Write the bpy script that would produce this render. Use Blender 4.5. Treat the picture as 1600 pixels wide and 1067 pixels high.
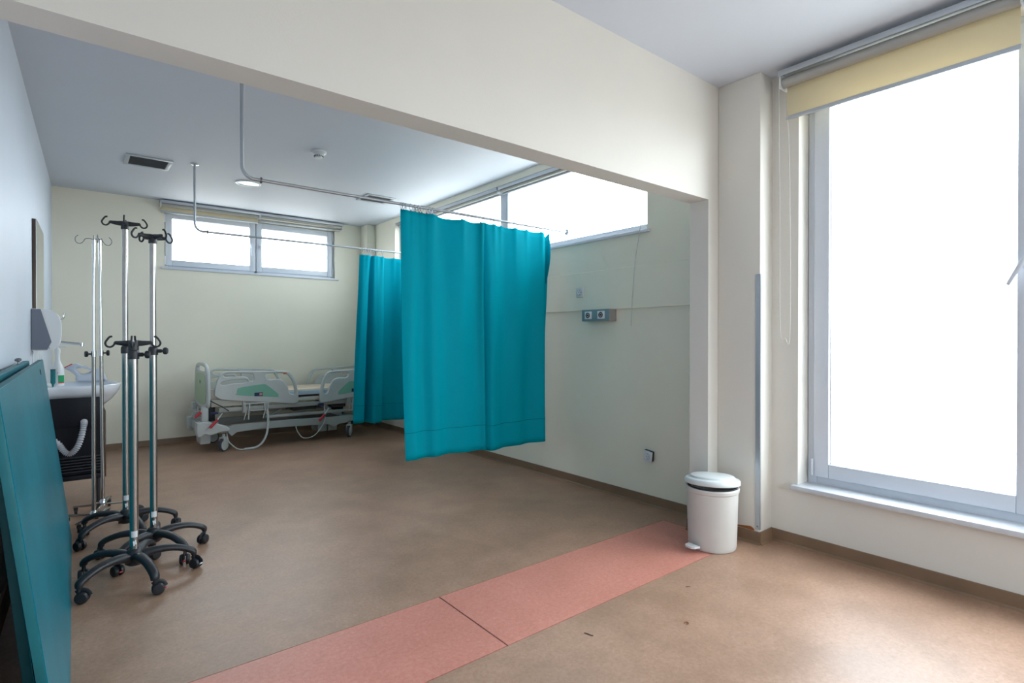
import bpy, bmesh, math, random
from mathutils import Vector, Matrix
random.seed(7)
PI = math.pi
C = bpy.context.scene.collection
for o in list(bpy.data.objects): bpy.data.objects.remove(o)

# ------------------------------------------------------------------ camera
cam_d = bpy.data.cameras.new('camera'); cam = bpy.data.objects.new('camera', cam_d); C.objects.link(cam)
cam_d.sensor_width = 36.0; cam_d.lens = 36.0 * 854.6 / 1600.0
cam_d.clip_start = 0.02; cam_d.clip_end = 200
cam.location = (0, 0, 1.3)
cam.rotation_euler = (math.radians(90 - 0.34), 0, -math.radians(38.74))
bpy.context.scene.camera = cam

# ------------------------------------------------------------------ world (bright overcast sky)
W = bpy.data.worlds.new('sky'); bpy.context.scene.world = W; W.use_nodes = True
bg = W.node_tree.nodes['Background']
wn, wl = W.node_tree.nodes, W.node_tree.links
wtc = wn.new('ShaderNodeTexCoord'); wsx = wn.new('ShaderNodeSeparateXYZ'); wr = wn.new('ShaderNodeValToRGB')
wl.new(wtc.outputs['Generated'], wsx.inputs[0]); wmr = wn.new('ShaderNodeMapRange'); wmr.inputs['From Min'].default_value = -1
wl.new(wsx.outputs['Z'], wmr.inputs[0]); wl.new(wmr.outputs[0], wr.inputs[0]); wl.new(wr.outputs[0], bg.inputs[0])
e_ = wr.color_ramp.elements; e_[0].position = 0.47; e_[0].color = (0.36, 0.36, 0.35, 1); e_[1].position = 0.52; e_[1].color = (0.86, 0.93, 1.0, 1)
bg.inputs[1].default_value = 5.2
vs = bpy.context.scene.view_settings
vs.view_transform = 'Standard'; vs.look = 'None'; vs.gamma = 1.0; vs.use_curve_mapping = False
vs.exposure = 1.38

def portal(loc, rot, sx, sy):                      # sampling aid for the sky light through a window opening, emits nothing itself
    d = bpy.data.lights.new('window_portal', 'AREA'); d.shape = 'RECTANGLE'; d.size = sx; d.size_y = sy
    d.cycles.is_portal = True
    o = bpy.data.objects.new('window_portal', d); C.objects.link(o); o.location = loc; o.rotation_euler = rot
portal((3.78, 0.45, 1.60), (0, PI/2, 0), 2.6, 2.4)
portal((2.1, -2.52, 1.65), (PI/2, 0, 0), 1.9, 1.5)  # portal of the added fill window behind the camera
portal((3.78, 4.83, 2.50), (0, PI/2, 0), 0.85, 4.4)
portal((1.94, 8.12, 2.50), (-PI/2, 0, 0), 2.2, 0.8)

# ------------------------------------------------------------------ materials
def nt(m): return m.node_tree.nodes, m.node_tree.links
def mat(name, col, rough=0.5, metal=0.0, var=0.0, scale=6.0, bump=0.0, bscale=60.0, spec=0.5, coat=0.0, col2=None, detail=3.0):
    m = bpy.data.materials.new(name); m.use_nodes = True; n, l = nt(m); b = n['Principled BSDF']
    b.inputs['Base Color'].default_value = (*col, 1); b.inputs['Roughness'].default_value = rough
    b.inputs['Metallic'].default_value = metal; b.inputs['Specular IOR Level'].default_value = spec
    b.inputs['Coat Weight'].default_value = coat
    tc = n.new('ShaderNodeTexCoord')
    if var or col2:
        no = n.new('ShaderNodeTexNoise'); no.inputs['Scale'].default_value = scale; no.inputs['Detail'].default_value = detail
        l.new(tc.outputs['Object'], no.inputs['Vector'])
        r = n.new('ShaderNodeValToRGB'); r.color_ramp.elements[0].position = 0.35; r.color_ramp.elements[1].position = 0.65
        c1 = tuple(c*(1-var) for c in col); c2 = col2 if col2 else tuple(min(1, c*(1+var)) for c in col)
        r.color_ramp.elements[0].color = (*c1, 1); r.color_ramp.elements[1].color = (*c2, 1)
        l.new(no.outputs['Fac'], r.inputs[0]); l.new(r.outputs[0], b.inputs['Base Color'])
    if bump:
        nb = n.new('ShaderNodeTexNoise'); nb.inputs['Scale'].default_value = bscale; nb.inputs['Detail'].default_value = 4
        l.new(tc.outputs['Object'], nb.inputs['Vector'])
        bm_ = n.new('ShaderNodeBump'); bm_.inputs['Strength'].default_value = bump; bm_.inputs['Distance'].default_value = 0.01
        l.new(nb.outputs['Fac'], bm_.inputs['Height']); l.new(bm_.outputs[0], b.inputs['Normal'])
    return m

def lino(name, dark, mid, light, rough=0.36, bigamt=0.14):
    m = bpy.data.materials.new(name); m.use_nodes = True; n, l = nt(m); b = n['Principled BSDF']
    tc = n.new('ShaderNodeTexCoord')
    a = n.new('ShaderNodeTexNoise'); a.inputs['Scale'].default_value = 60; a.inputs['Detail'].default_value = 8; a.inputs['Roughness'].default_value = 0.75
    a.inputs['Distortion'].default_value = 0.6
    g = n.new('ShaderNodeTexNoise'); g.inputs['Scale'].default_value = 3.2; g.inputs['Detail'].default_value = 8; g.inputs['Roughness'].default_value = 0.62
    for t in (a, g): l.new(tc.outputs['Object'], t.inputs['Vector'])
    r = n.new('ShaderNodeValToRGB'); e = r.color_ramp.elements
    e[0].position = 0.32; e[0].color = (*dark, 1); e[1].position = 0.7; e[1].color = (*light, 1)
    k = e.new(0.5); k.color = (*mid, 1)
    l.new(a.outputs['Fac'], r.inputs[0])
    r2 = n.new('ShaderNodeValToRGB'); r2.color_ramp.elements[0].position = 0.38; r2.color_ramp.elements[1].position = 0.62
    v = 1 - bigamt
    r2.color_ramp.elements[0].color = (v, v*0.985, v*0.96, 1); r2.color_ramp.elements[1].color = (1, 1, 1, 1)
    l.new(g.outputs['Fac'], r2.inputs[0])
    mx = n.new('ShaderNodeMix'); mx.data_type = 'RGBA'; mx.blend_type = 'MULTIPLY'; mx.inputs[0].default_value = 1
    l.new(r.outputs[0], mx.inputs[6]); l.new(r2.outputs[0], mx.inputs[7]); l.new(mx.outputs[2], b.inputs['Base Color'])
    rr = n.new('ShaderNodeMapRange'); rr.inputs['To Min'].default_value = rough-0.07; rr.inputs['To Max'].default_value = rough+0.1
    l.new(g.outputs['Fac'], rr.inputs[0]); l.new(rr.outputs[0], b.inputs['Roughness'])
    bp = n.new('ShaderNodeBump'); bp.inputs['Strength'].default_value = 0.05; bp.inputs['Distance'].default_value = 0.004
    l.new(a.outputs['Fac'], bp.inputs['Height']); l.new(bp.outputs[0], b.inputs['Normal'])
    return m

def cloth(name, col, trans=0.3, col2=None):
    m = bpy.data.materials.new(name); m.use_nodes = True; n, l = nt(m)
    n.remove(n['Principled BSDF']); out = n['Material Output']
    d = n.new('ShaderNodeBsdfDiffuse'); t = n.new('ShaderNodeBsdfTranslucent'); x = n.new('ShaderNodeMixShader')
    d.inputs['Color'].default_value = (*col, 1); t.inputs['Color'].default_value = (*(col2 or col), 1); x.inputs[0].default_value = trans
    tc = n.new('ShaderNodeTexCoord'); w = n.new('ShaderNodeTexNoise'); w.inputs['Scale'].default_value = 260
    l.new(tc.outputs['Object'], w.inputs['Vector'])
    bp = n.new('ShaderNodeBump'); bp.inputs['Strength'].default_value = 0.08; bp.inputs['Distance'].default_value = 0.002
    l.new(w.outputs['Fac'], bp.inputs['Height']); l.new(bp.outputs[0], d.inputs['Normal'])
    l.new(d.outputs[0], x.inputs[1]); l.new(t.outputs[0], x.inputs[2])
    g = n.new('ShaderNodeBsdfGlossy'); g.inputs['Roughness'].default_value = 0.55; g.inputs['Color'].default_value = (0.8, 0.9, 1, 1)
    y = n.new('ShaderNodeMixShader'); y.inputs[0].default_value = 0.004
    l.new(x.outputs[0], y.inputs[1]); l.new(g.outputs[0], y.inputs[2]); l.new(y.outputs[0], out.inputs['Surface'])
    return m

def glass_mat():
    m = bpy.data.materials.new('window_glass'); m.use_nodes = True; n, l = nt(m)
    n.remove(n['Principled BSDF']); out = n['Material Output']
    t = n.new('ShaderNodeBsdfTransparent'); t.inputs[0].default_value = (0.95, 0.97, 0.97, 1)
    g = n.new('ShaderNodeBsdfGlossy'); g.inputs['Roughness'].default_value = 0.02
    f = n.new('ShaderNodeLayerWeight'); x = n.new('ShaderNodeMixShader')
    pw = n.new('ShaderNodeMath'); pw.operation = 'POWER'; pw.inputs[1].default_value = 5
    ma = n.new('ShaderNodeMath'); ma.operation = 'MULTIPLY_ADD'; ma.inputs[1].default_value = 0.7; ma.inputs[2].default_value = 0.04
    l.new(f.outputs['Facing'], pw.inputs[0]); l.new(pw.outputs[0], ma.inputs[0]); l.new(ma.outputs[0], x.inputs[0]); l.new(t.outputs[0], x.inputs[1]); l.new(g.outputs[0], x.inputs[2]); l.new(x.outputs[0], out.inputs['Surface'])
    return m

M = dict(
 cream=mat('cream_wall_paint', (0.89, 0.85, 0.71), 0.55, var=0.02, scale=1.2, bump=0.06, bscale=140),
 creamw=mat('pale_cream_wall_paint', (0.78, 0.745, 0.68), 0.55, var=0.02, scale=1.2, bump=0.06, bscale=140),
 white=mat('white_wall_paint', (0.60, 0.66, 0.745), 0.5, var=0.02, scale=1.5, bump=0.05, bscale=140),
 ceil=mat('ceiling_paint', (0.67, 0.71, 0.78), 0.6, var=0.015, scale=0.8, bump=0.04, bscale=160),
 lino=lino('beige_linoleum', (0.35, 0.203, 0.130), (0.415, 0.252, 0.170), (0.475, 0.305, 0.220), 0.38, 0.2),
 red=lino('salmon_linoleum', (0.56, 0.20, 0.15), (0.63, 0.25, 0.19), (0.68, 0.32, 0.25), 0.4, 0.08),
 sub=mat('dark_joint', (0.10, 0.08, 0.09), 0.8),
 base=mat('brown_baseboard', (0.22, 0.135, 0.08), 0.45, var=0.08, scale=5),
 upvc=mat('white_window_plastic', (0.70, 0.74, 0.81), 0.32, var=0.015, scale=3),
 seal=mat('grey_rubber_seal', (0.15, 0.16, 0.19), 0.6),
 sill=mat('grey_stone_sill', (0.68, 0.71, 0.76), 0.3, var=0.04, scale=20),
 glass=glass_mat(),
 rail=mat('railing_paint', (0.75, 0.8, 0.8), 0.4), concrete=mat('terrace_concrete', (0.45, 0.44, 0.42), 0.8, var=0.05, scale=4),
 blind=cloth('cream_blind_fabric', (0.80, 0.73, 0.54), 0.30, (0.88, 0.78, 0.54)),
 curtain=cloth('teal_curtain_fabric', (0.0, 0.42, 0.51), 0.40, (0.0, 0.55, 0.68)),
 seam=cloth('dark_teal_stitching', (0.0, 0.17, 0.22), 0.1),
 alu=mat('anodised_aluminium', (0.50, 0.53, 0.57), 0.35, 0.6), greyrail=mat('grey_blind_tube', (0.42, 0.41, 0.38), 0.45, 0.2),
 steel=mat('brushed_steel', (0.42, 0.40, 0.385), 0.24, 1.0, var=0.05, scale=30),
 chrome=mat('chrome', (0.78, 0.79, 0.8), 0.1, 1.0), ring=mat('ring_metal', (0.22, 0.22, 0.24), 0.35, 0.7),
 black=mat('black_plastic', (0.018, 0.02, 0.025), 0.42, bump=0.08, bscale=220), red_tab=mat('red_plastic', (0.55, 0.03, 0.04), 0.4),
 teal=mat('teal_painted_board', (0.0, 0.15, 0.205), 0.36, var=0.14, scale=2.2, bump=0.03, bscale=30, spec=0.2),
 tealedge=mat('teal_board_edge', (0.0, 0.12, 0.14), 0.5, var=0.1, scale=8), blueboard=mat('blue_board', (0.01, 0.12, 0.22), 0.5, var=0.1),
 ceramic=mat('white_ceramic', (0.78, 0.82, 0.88), 0.08, coat=0.5), navy=mat('dark_cabinet_laminate', (0.006, 0.007, 0.012), 0.5, spec=0.25), wood=mat('dark_brown_edge', (0.08, 0.045, 0.03), 0.5),
 plas=mat('white_plastic', (0.74, 0.76, 0.78), 0.3), plasgrey=mat('grey_plastic', (0.16, 0.18, 0.23), 0.4), hose=mat('grey_hose_plastic', (0.48, 0.49, 0.52), 0.5),
 binm=mat('cream_bin_plastic', (0.68, 0.665, 0.63), 0.35, var=0.02), binlid=mat('white_bin_lid', (0.74, 0.78, 0.78), 0.3), inner=mat('dark_bin_liner', (0.03, 0.03, 0.035), 0.5),
 green=mat('green_label', (0.0, 0.28, 0.10), 0.4), jug=mat('grey_plastic_jug', (0.46, 0.50, 0.57), 0.4), tealp=mat('teal_syringe_plastic', (0.0, 0.16, 0.18), 0.3),
 bedw=mat('bed_white_plastic', (0.54, 0.57, 0.56), 0.35, var=0.03), bedc=mat('bed_cream_plastic', (0.60, 0.58, 0.51), 0.4, var=0.03),
 bedg=mat('bed_green_insert', (0.20, 0.46, 0.34), 0.4), bedlg=mat('bed_light_green_insert', (0.38, 0.52, 0.34), 0.4), bedsteel=mat('bed_painted_steel', (0.42, 0.43, 0.41), 0.4, 0.2),
 bedbeam=mat('bed_base_grey', (0.36, 0.39, 0.38), 0.4), navyl=mat('navy_label', (0.01, 0.02, 0.10), 0.4), pink=mat('pink_label', (0.6, 0.25, 0.25), 0.4), orange=mat('orange_tab', (0.7, 0.13, 0.04), 0.4),
 matt=mat('mattress_cover', (0.70, 0.58, 0.46), 0.5, var=0.04, scale=8), mattb=mat('pale_blue_mattress_side', (0.52, 0.64, 0.74), 0.4), tyre=mat('grey_tyre', (0.06, 0.065, 0.08), 0.6), dark=mat('dark_mechanism', (0.03, 0.032, 0.035), 0.5),
 vent=mat('vent_frame_grey', (0.50, 0.54, 0.58), 0.4, 0.2), ventin=mat('vent_dark', (0.07, 0.075, 0.08), 0.7), slat=mat('vent_slat', (0.30, 0.32, 0.34), 0.5, 0.3),
 tealbox=mat('teal_grey_socket_box', (0.19, 0.30, 0.33), 0.4), boxside=mat('grey_box_side', (0.30, 0.29, 0.27), 0.5), label=mat('paper_sticker', (0.75, 0.77, 0.8), 0.5), stain=mat('rust_stain', (0.30, 0.10, 0.02), 0.7),
 slatd=mat('dark_slat', (0.03, 0.033, 0.04), 0.5, spec=0.3), mirror=mat('mirror_glass', (0.80, 0.83, 0.82), 0.03, 1.0), mirbk=mat('mirror_edge_dark', (0.10, 0.075, 0.06), 0.3, 0.6), lampw=mat('downlight_reflector', (0.85, 0.87, 0.9), 0.12, 1.0), cord=mat('white_cord', (0.62, 0.60, 0.55), 0.5),
 tile=mat('white_backsplash_tile', (0.62, 0.68, 0.76), 0.2),
)

# ------------------------------------------------------------------ mesh builder
class MB:
    def __init__(s): s.v = []; s.f = []
    def add(s, vs, fs, mx=None):
        b = len(s.v)
        s.v += [tuple(mx @ Vector(p)) if mx else tuple(p) for p in vs]
        s.f += [[b+i for i in f] for f in fs]; return s
    def box(s, x0, x1, y0, y1, z0, z1, bev=0.0, mx=None):
        if x0 > x1: x0, x1 = x1, x0
        if y0 > y1: y0, y1 = y1, y0
        if z0 > z1: z0, z1 = z1, z0
        if bev:
            b = bmesh.new(); bmesh.ops.create_cube(b, size=1)
            for v in b.verts: v.co = ((x0+x1)/2 + v.co.x*(x1-x0), (y0+y1)/2 + v.co.y*(y1-y0), (z0+z1)/2 + v.co.z*(z1-z0))
            bmesh.ops.bevel(b, geom=list(b.edges), offset=min(bev, 0.45*min(x1-x0, y1-y0, z1-z0)), segments=2, affect='EDGES', profile=0.5)
            b.verts.index_update(); s.add([v.co[:] for v in b.verts], [[v.index for v in f.verts] for f in b.faces], mx); b.free(); return s
        p = [(x, y, z) for z in (z0, z1) for y in (y0, y1) for x in (x0, x1)]
        return s.add(p, [(0,2,3,1),(4,5,7,6),(0,1,5,4),(2,6,7,3),(0,4,6,2),(1,3,7,5)], mx)
    def lathe(s, prof, c=(0,0,0), n=24, mx=None, cap=True):
        vs, fs = [], []
        for r, z in prof:
            for i in range(n): a = 2*PI*i/n; vs.append((c[0]+r*math.cos(a), c[1]+r*math.sin(a), c[2]+z))
        for j in range(len(prof)-1):
            for i in range(n): k = (i+1) % n; fs.append((j*n+i, j*n+k, (j+1)*n+k, (j+1)*n+i))
        if cap:
            if prof[0][0] > 1e-6: fs.append(list(range(n))[::-1])
            if prof[-1][0] > 1e-6: fs.append([(len(prof)-1)*n+i for i in range(n)])
        return s.add(vs, fs, mx)
    def sweep(s, path, rad, n=8, closed=False, up=(0,0,1), mx=None):
        P_ = [Vector(p) for p in path]; m = len(P_)
        if not isinstance(rad, (list, tuple)): rad = [rad]*m
        vs, fs = [], []; upv = Vector(up); prev = None
        for i, p in enumerate(P_):
            if closed: t = P_[(i+1) % m] - P_[i-1]
            else: t = P_[min(i+1, m-1)] - P_[max(i-1, 0)]
            t.normalize()
            if prev is None:
                sd = t.cross(upv)
                if sd.length < 0.05: sd = t.cross(Vector((1, 0.01, 0)))
            else: sd = prev - t*prev.dot(t)
            sd.normalize(); prev = sd.copy(); u = sd.cross(t)
            r = rad[i]; a, b = r if isinstance(r, (list, tuple)) else (r, r)
            for k in range(n): th = 2*PI*(k+0.5)/n; vs.append(tuple(p + sd*a*math.cos(th) + u*b*math.sin(th)))
        for i in range(m if closed else m-1):
            for k in range(n):
                k2 = (k+1) % n; j = (i+1) % m; fs.append((i*n+k, i*n+k2, j*n+k2, j*n+k))
        if not closed: fs.append(list(range(n))[::-1]); fs.append([(m-1)*n+k for k in range(n)])
        return s.add(vs, fs, mx)
    def tube(s, a, b, r, n=12, r2=None, mx=None): return s.sweep([a, b], [r, r if r2 is None else r2], n, mx=mx)
    def prism(s, poly, axis, a, b, mx=None):        # polygon (2D) extruded along axis between a and b
        n = len(poly)
        def q(p, t): return (t, p[0], p[1]) if axis == 'x' else ((p[0], t, p[1]) if axis == 'y' else (p[0], p[1], t))
        vs = [q(p, a) for p in poly] + [q(p, b) for p in poly]
        return s.add(vs, [list(range(n))[::-1], list(range(n, 2*n))] + [(i, (i+1) % n, n+(i+1) % n, n+i) for i in range(n)], mx)
    def torus(s, c, axis, R, r, n=16, k=6, mx=None):
        a = Vector(axis).normalized(); e = a.orthogonal().normalized(); f = a.cross(e)
        return s.sweep([Vector(c)+e*R*math.cos(2*PI*i/n)+f*R*math.sin(2*PI*i/n) for i in range(n)], r, k, closed=True, up=a, mx=mx)
def finish(me, ang=35):
    b = bmesh.new(); b.from_mesh(me); bmesh.ops.recalc_face_normals(b, faces=b.faces); b.to_mesh(me); b.free()
    me.shade_smooth(); me.set_sharp_from_angle(angle=math.radians(ang))
def obj(name, mb, m, parent=None, ang=35):
    me = bpy.data.meshes.new(name); me.from_pydata(mb.v, [], mb.f); me.update(); finish(me, ang)
    me.materials.append(M[m]); o = bpy.data.objects.new(name, me); C.objects.link(o)
    if parent: o.parent = parent
    return o
def tag(o, label=None, cat=None, group=None):
    if label: o['label'] = label
    if cat: o['category'] = cat
    if group: o['group'] = group
    return o
def thing(name, label, cat, loc=(0,0,0), rz=0, group=None):
    o = bpy.data.objects.new(name, None); o.empty_display_size = 0.05; C.objects.link(o); o.location = loc; o.rotation_euler = (0, 0, rz)
    return tag(o, label, cat, group)
def struct(o, label=None):
    o['kind'] = 'structure'
    if label: o['label'] = label
    return o
def sempty(name, label=None):
    o = bpy.data.objects.new(name, None); o.empty_display_size = 0.05; C.objects.link(o); return struct(o, label)
def copy_tree(o, parent=None):
    c = o.copy(); C.objects.link(c); c.parent = parent
    for ch in list(o.children): copy_tree(ch, c)
    return c
def smooth_path(pts, n=6, closed=False):            # Catmull-Rom
    P_ = [Vector(p) for p in pts]; out = []; m = len(P_)
    rng = range(m) if closed else range(m-1)
    for i in rng:
        g = (lambda k: P_[k % m]) if closed else (lambda k: P_[max(0, min(m-1, k))])
        p0, p1, p2, p3 = g(i-1), g(i), g(i+1), g(i+2)
        for j in range(n):
            t = j/n; out.append(0.5*((2*p1)+(p2-p0)*t+(2*p0-5*p1+4*p2-p3)*t*t+(3*p1-p0-3*p2+p3)*t**3))
    if not closed: out.append(P_[-1])
    return out
def shape2d(name, loops, y, depth, m, parent=None, bev=0.006, smooth=True, M4=None):
    """loops of (x,z) points, first one the outline, the others holes; a rounded slab `depth` thick centred on plane y"""
    cu = bpy.data.curves.new(name, 'CURVE'); cu.dimensions = '2D'; cu.fill_mode = 'BOTH'
    cu.extrude = max(depth/2-bev, 0.0005); cu.bevel_depth = bev; cu.offset = -bev; cu.bevel_resolution = 2
    for lp in loops:
        pts = [(p.x, p.y) for p in smooth_path([(a, b, 0) for a, b in lp], 4, True)] if smooth else lp
        sp = cu.splines.new('POLY'); sp.points.add(len(pts)-1); sp.use_cyclic_u = True
        for k, (a, b) in enumerate(pts): sp.points[k].co = (a, b, 0, 1)
    t = bpy.data.objects.new(name+'_tmp', cu); C.objects.link(t)
    bpy.context.view_layer.update()
    me = bpy.data.meshes.new_from_object(t.evaluated_get(bpy.context.evaluated_depsgraph_get()))
    bpy.data.objects.remove(t); bpy.data.curves.remove(cu)
    R = Matrix(((1,0,0,0),(0,0,-1,y),(0,1,0,0),(0,0,0,1)))
    me.transform((M4 @ R) if M4 else R); me.materials.clear(); me.materials.append(M[m]); me.name = name
    finish(me, 40)
    o = bpy.data.objects.new(name, me); C.objects.link(o)
    if parent: o.parent = parent
    return o

# ------------------------------------------------------------------ room shell
H = 2.975; XW = 3.53; XB = 3.51; YB = 7.85; YF = -2.3
def xl(y): return -0.35 + 0.0217*y                   # left wall runs slightly out of square
# floor: three fields of beige lino round a strip of red lino, over a dark bed seen in the joints
S0, S1, SX = 1.812, 2.366, 3.285; g = 0.005
fl = sempty('floor', 'marbled beige linoleum floor with a salmon strip')
obj('floor_bed', MB().box(-0.6, 3.9, YF-0.2, 8.1, -0.12, -0.004), 'sub', fl)
fld = [(-0.55, 3.75, S1+g, 8.0), (-0.55, 3.75, YF-0.1, S0-g), (SX+g, 3.75, S0-g, S1+g)]
for i, (a, b, c, d) in enumerate(fld):
    tag(obj('linoleum_sheet', MB().box(a, b, c, d, -0.0039, 0.0), 'lino', fl))
for a, b in ((-0.55, -0.42), (-0.413, 1.426), (1.433, SX)):
    o = obj('red_strip', MB().box(a, b, S0, S1, -0.0039, 0.0002), 'red', fl); o['label'] = 'salmon red linoleum strip under the beam'
struct(obj('ceiling', MB().box(-0.7, 3.74, YF-0.2, 8.05, H, H+0.15), 'ceil'), 'plain white ceiling')
w = MB().prism([(xl(YF), YF), (xl(YB+.2), YB+.2), (-0.75, YB+.2), (-0.75, YF)], 'z', 0, H)
struct(obj('wall_left', w, 'white'), 'bluish white left wall')
# back wall with the window opening
bw = MB(); bx0, bx1, bz0, bz1 = 0.872, 2.985, 2.165, 2.86
for a in ((-0.6, bx0, 0, H), (bx1, 3.74, 0, H), (bx0, bx1, 0, bz0), (bx0, bx1, bz1, H)): bw.box(a[0], a[1], YB, YB+0.2, a[2], a[3])
bw.box(3.375, 3.51, 7.62, YB, 0, H, 0.01)
struct(obj('wall_back', bw, 'cream'), 'cream back wall')
# window wall, far part
wy0, wy1, wz0, wz1 = 2.685, 6.98, 2.15, 2.905
rw = MB()
for a in ((2.138, wy0, 0, H), (wy1, YB, 0, H), (wy0, wy1, 0, wz0), (wy0, wy1, wz1, H)): rw.box(XB, 3.74, a[0], a[1], a[2], a[3])
rw.prism([(XB+0.01, 1.540), (3.489, 1.542), (3.505, 1.876), (XB+0.01, 1.884)], 'y', 2.138, 6.9)
struct(obj('wall_right', rw, 'cream'), 'cream window wall of the far bay')
# window wall, near part + pier
nz0, nz1, ny0, ny1 = 0.385, 2.89, -0.70, 1.545
nw = MB()
for a in ((YF, ny0, 0, H), (ny1, 2.138, 0, H), (ny0, ny1, 0, nz0-0.03), (ny0, ny1, nz1, H)): nw.box(XW, 3.74, a[0], a[1], a[2], a[3])
nw.box(3.375, XW+0.01, 1.71, 2.0, 0, H, 0.006)
struct(obj('wall_right_near', nw, 'creamw'), 'pale cream window wall beside the large window')
fw = MB()
for a in ((-0.8, 1.3, 0, H), (2.9, 3.74, 0, H), (1.3, 2.9, 0, 1.0), (1.3, 2.9, 2.3, H)): fw.box(a[0], a[1], YF-0.2, YF, a[2], a[3])  # rear wall, with an opening cut for the added fill window
struct(obj('wall_front', fw, 'creamw'))
bm_ = MB().box(xl(2)-0.15, XW, 2.0, 2.138, 2.212, H).box(3.26, XW, 2.0, 2.138, 0, 2.212)
struct(obj('wall_partition', bm_, 'creamw'), 'wide downstand beam and short pier dividing the room')
# baseboards
def bboard(name, pts, parent=None):                  # follows a polyline on the wall faces, offset into the room on its left
    mb = MB(); t = 0.014; hh = 0.075
    for (x0, y0), (x1, y1) in zip(pts, pts[1:]):
        d = Vector((x1-x0, y1-y0, 0)); L = d.length + 2*t; d.normalize(); x0 -= d.x*t; y0 -= d.y*t; nrm = Vector((-d.y, d.x, 0))
        mx = Matrix.Translation((x0, y0, 0)) @ Matrix(((d.x, nrm.x, 0, 0), (d.y, nrm.y, 0, 0), (0, 0, 1, 0), (0, 0, 0, 1)))
        mb.add([(0,0,0.0003),(L,0,0.0003),(L,t+.012,0.0003),(0,t+.012,0.0003),(0,0,hh),(L,0,hh),(L,t-.004,hh),(0,t-.004,hh),(0,t,0.012),(L,t,0.012)],
               [(0,3,2,1),(0,1,5,4),(4,5,6,7),(6,7,8,9),(8,9,2,3),(1,2,9,6,5),(0,4,7,8,3)], mx)
    return struct(obj(name, mb, 'base'))
bboard('baseboard_back', [(3.375, YB), (xl(YB), YB)])
bboard('baseboard_right', [(3.26, 2.138), (XB, 2.138), (XB, 7.62), (3.375, 7.62), (3.375, YB)])
bboard('baseboard_right_near', [(XW, YF), (XW, 1.71), (3.375, 1.71), (3.375, 2.0), (3.26, 2.0), (3.26, 2.138)])
bboard('baseboard_left', [(xl(YB), YB), (xl(YF), YF)])

# ------------------------------------------------------------------ windows
def ring_frame(mb, axis, c0, c1, a0, a1, z0, z1, w, bev=0.004):
    """rectangular frame, member width w; axis 'x': lies in a plane of constant x (c0..c1 thick), spanning y a0..a1"""
    def bx(p0, p1, q0, q1):
        if axis == 'x': mb.box(c0, c1, p0, p1, q0, q1, bev)
        else: mb.box(p0, p1, c0, c1, q0, q1, bev)
    bx(a0, a0+w, z0, z1); bx(a1-w, a1, z0, z1); bx(a0+w*0.99, a1-w*0.99, z0, z0+w); bx(a0+w*0.99, a1-w*0.99, z1-w, z1)
    return mb
def handle(parent, mx):                               # local: pivot at origin, plate on +Y side wall, lever pointing -Z
    mb = MB().box(-0.014, 0.014, -0.012, 0, -0.035, 0.035, 0.004, mx).tube((0,0,0), (0,-0.04,0), 0.009, 10, mx=mx)
    mb.sweep([(0,-0.045,0.008),(0,-0.048,-0.02),(0,-0.046,-0.07),(0,-0.045,-0.13)], [(0.011,0.008),(0.011,0.008),(0.010,0.007),(0.008,0.006)], 10, up=(0,1,0), mx=mx)
    return obj('handle', mb, 'upvc', parent)
def sash(parent, axis, c, a0, a1, z0, z1, w, hinge=None, hnd=None, hmx=None):
    """c is the room-side face coordinate, frame goes outwards 6 cm"""
    s = obj('sash', ring_frame(MB(), axis, c, c+0.06, a0, a1, z0, z1, w, 0.006), 'upvc', parent)
    e = w-0.004
    def bx(mb, d0, d1, p0, p1, q0, q1): return mb.box(d0, d1, p0, p1, q0, q1) if axis == 'x' else mb.box(p0, p1, d0, d1, q0, q1)
    obj('pane', bx(MB(), c+0.03, c+0.036, a0+e, a1-e, z0+e, z1-e), 'glass', s)
    sl = ring_frame(MB(), axis, c+0.022, c+0.03, a0+w-0.002, a1-w+0.002, z0+w-0.002, z1-w+0.002, 0.004, 0)
    obj('rubber_seal', sl, 'seal', s)
    if hinge is not None:
        for zz in (z0+0.06, z1-0.08):
            mb = MB()
            if axis == 'x': mb.tube((c-0.008, hinge, zz-0.05), (c-0.008, hinge, zz+0.05), 0.008)
            else: mb.tube((hinge, c-0.008, zz-0.05), (hinge, c-0.008, zz+0.05), 0.008)
            obj('hinge', mb, 'upvc', s)
    if hmx is not None: handle(s, hmx)
    return s
# window 1: large window by the camera
w1 = sempty('window_1', 'large bright window of the near bay, low grey sill')
obj('window_frame', ring_frame(MB(), 'x', 3.665, 3.73, ny0, ny1-0.003, nz0-0.005, nz1, 0.055)
    .box(3.665, 3.73, 0.395, 0.455, nz0, nz1, 0.004), 'upvc', w1)
hm = Matrix.Translation((3.645, 0.520, 1.680)) @ Matrix.Rotation(math.radians(-90), 4, 'Z') @ Matrix.Rotation(math.radians(26), 4, 'Y')
sash(w1, 'x', 3.645, 0.461, 1.50, nz0+0.045, nz1-0.04, 0.088, hinge=1.505, hmx=hm)
sash(w1, 'x', 3.645, ny0+0.045, 0.40, nz0+0.045, nz1-0.04, 0.088)
obj('window_sill', MB().box(3.49, 3.70, ny0, ny1+0.03, nz0-0.03, nz0-0.001, 0.004), 'sill', w1)
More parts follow.
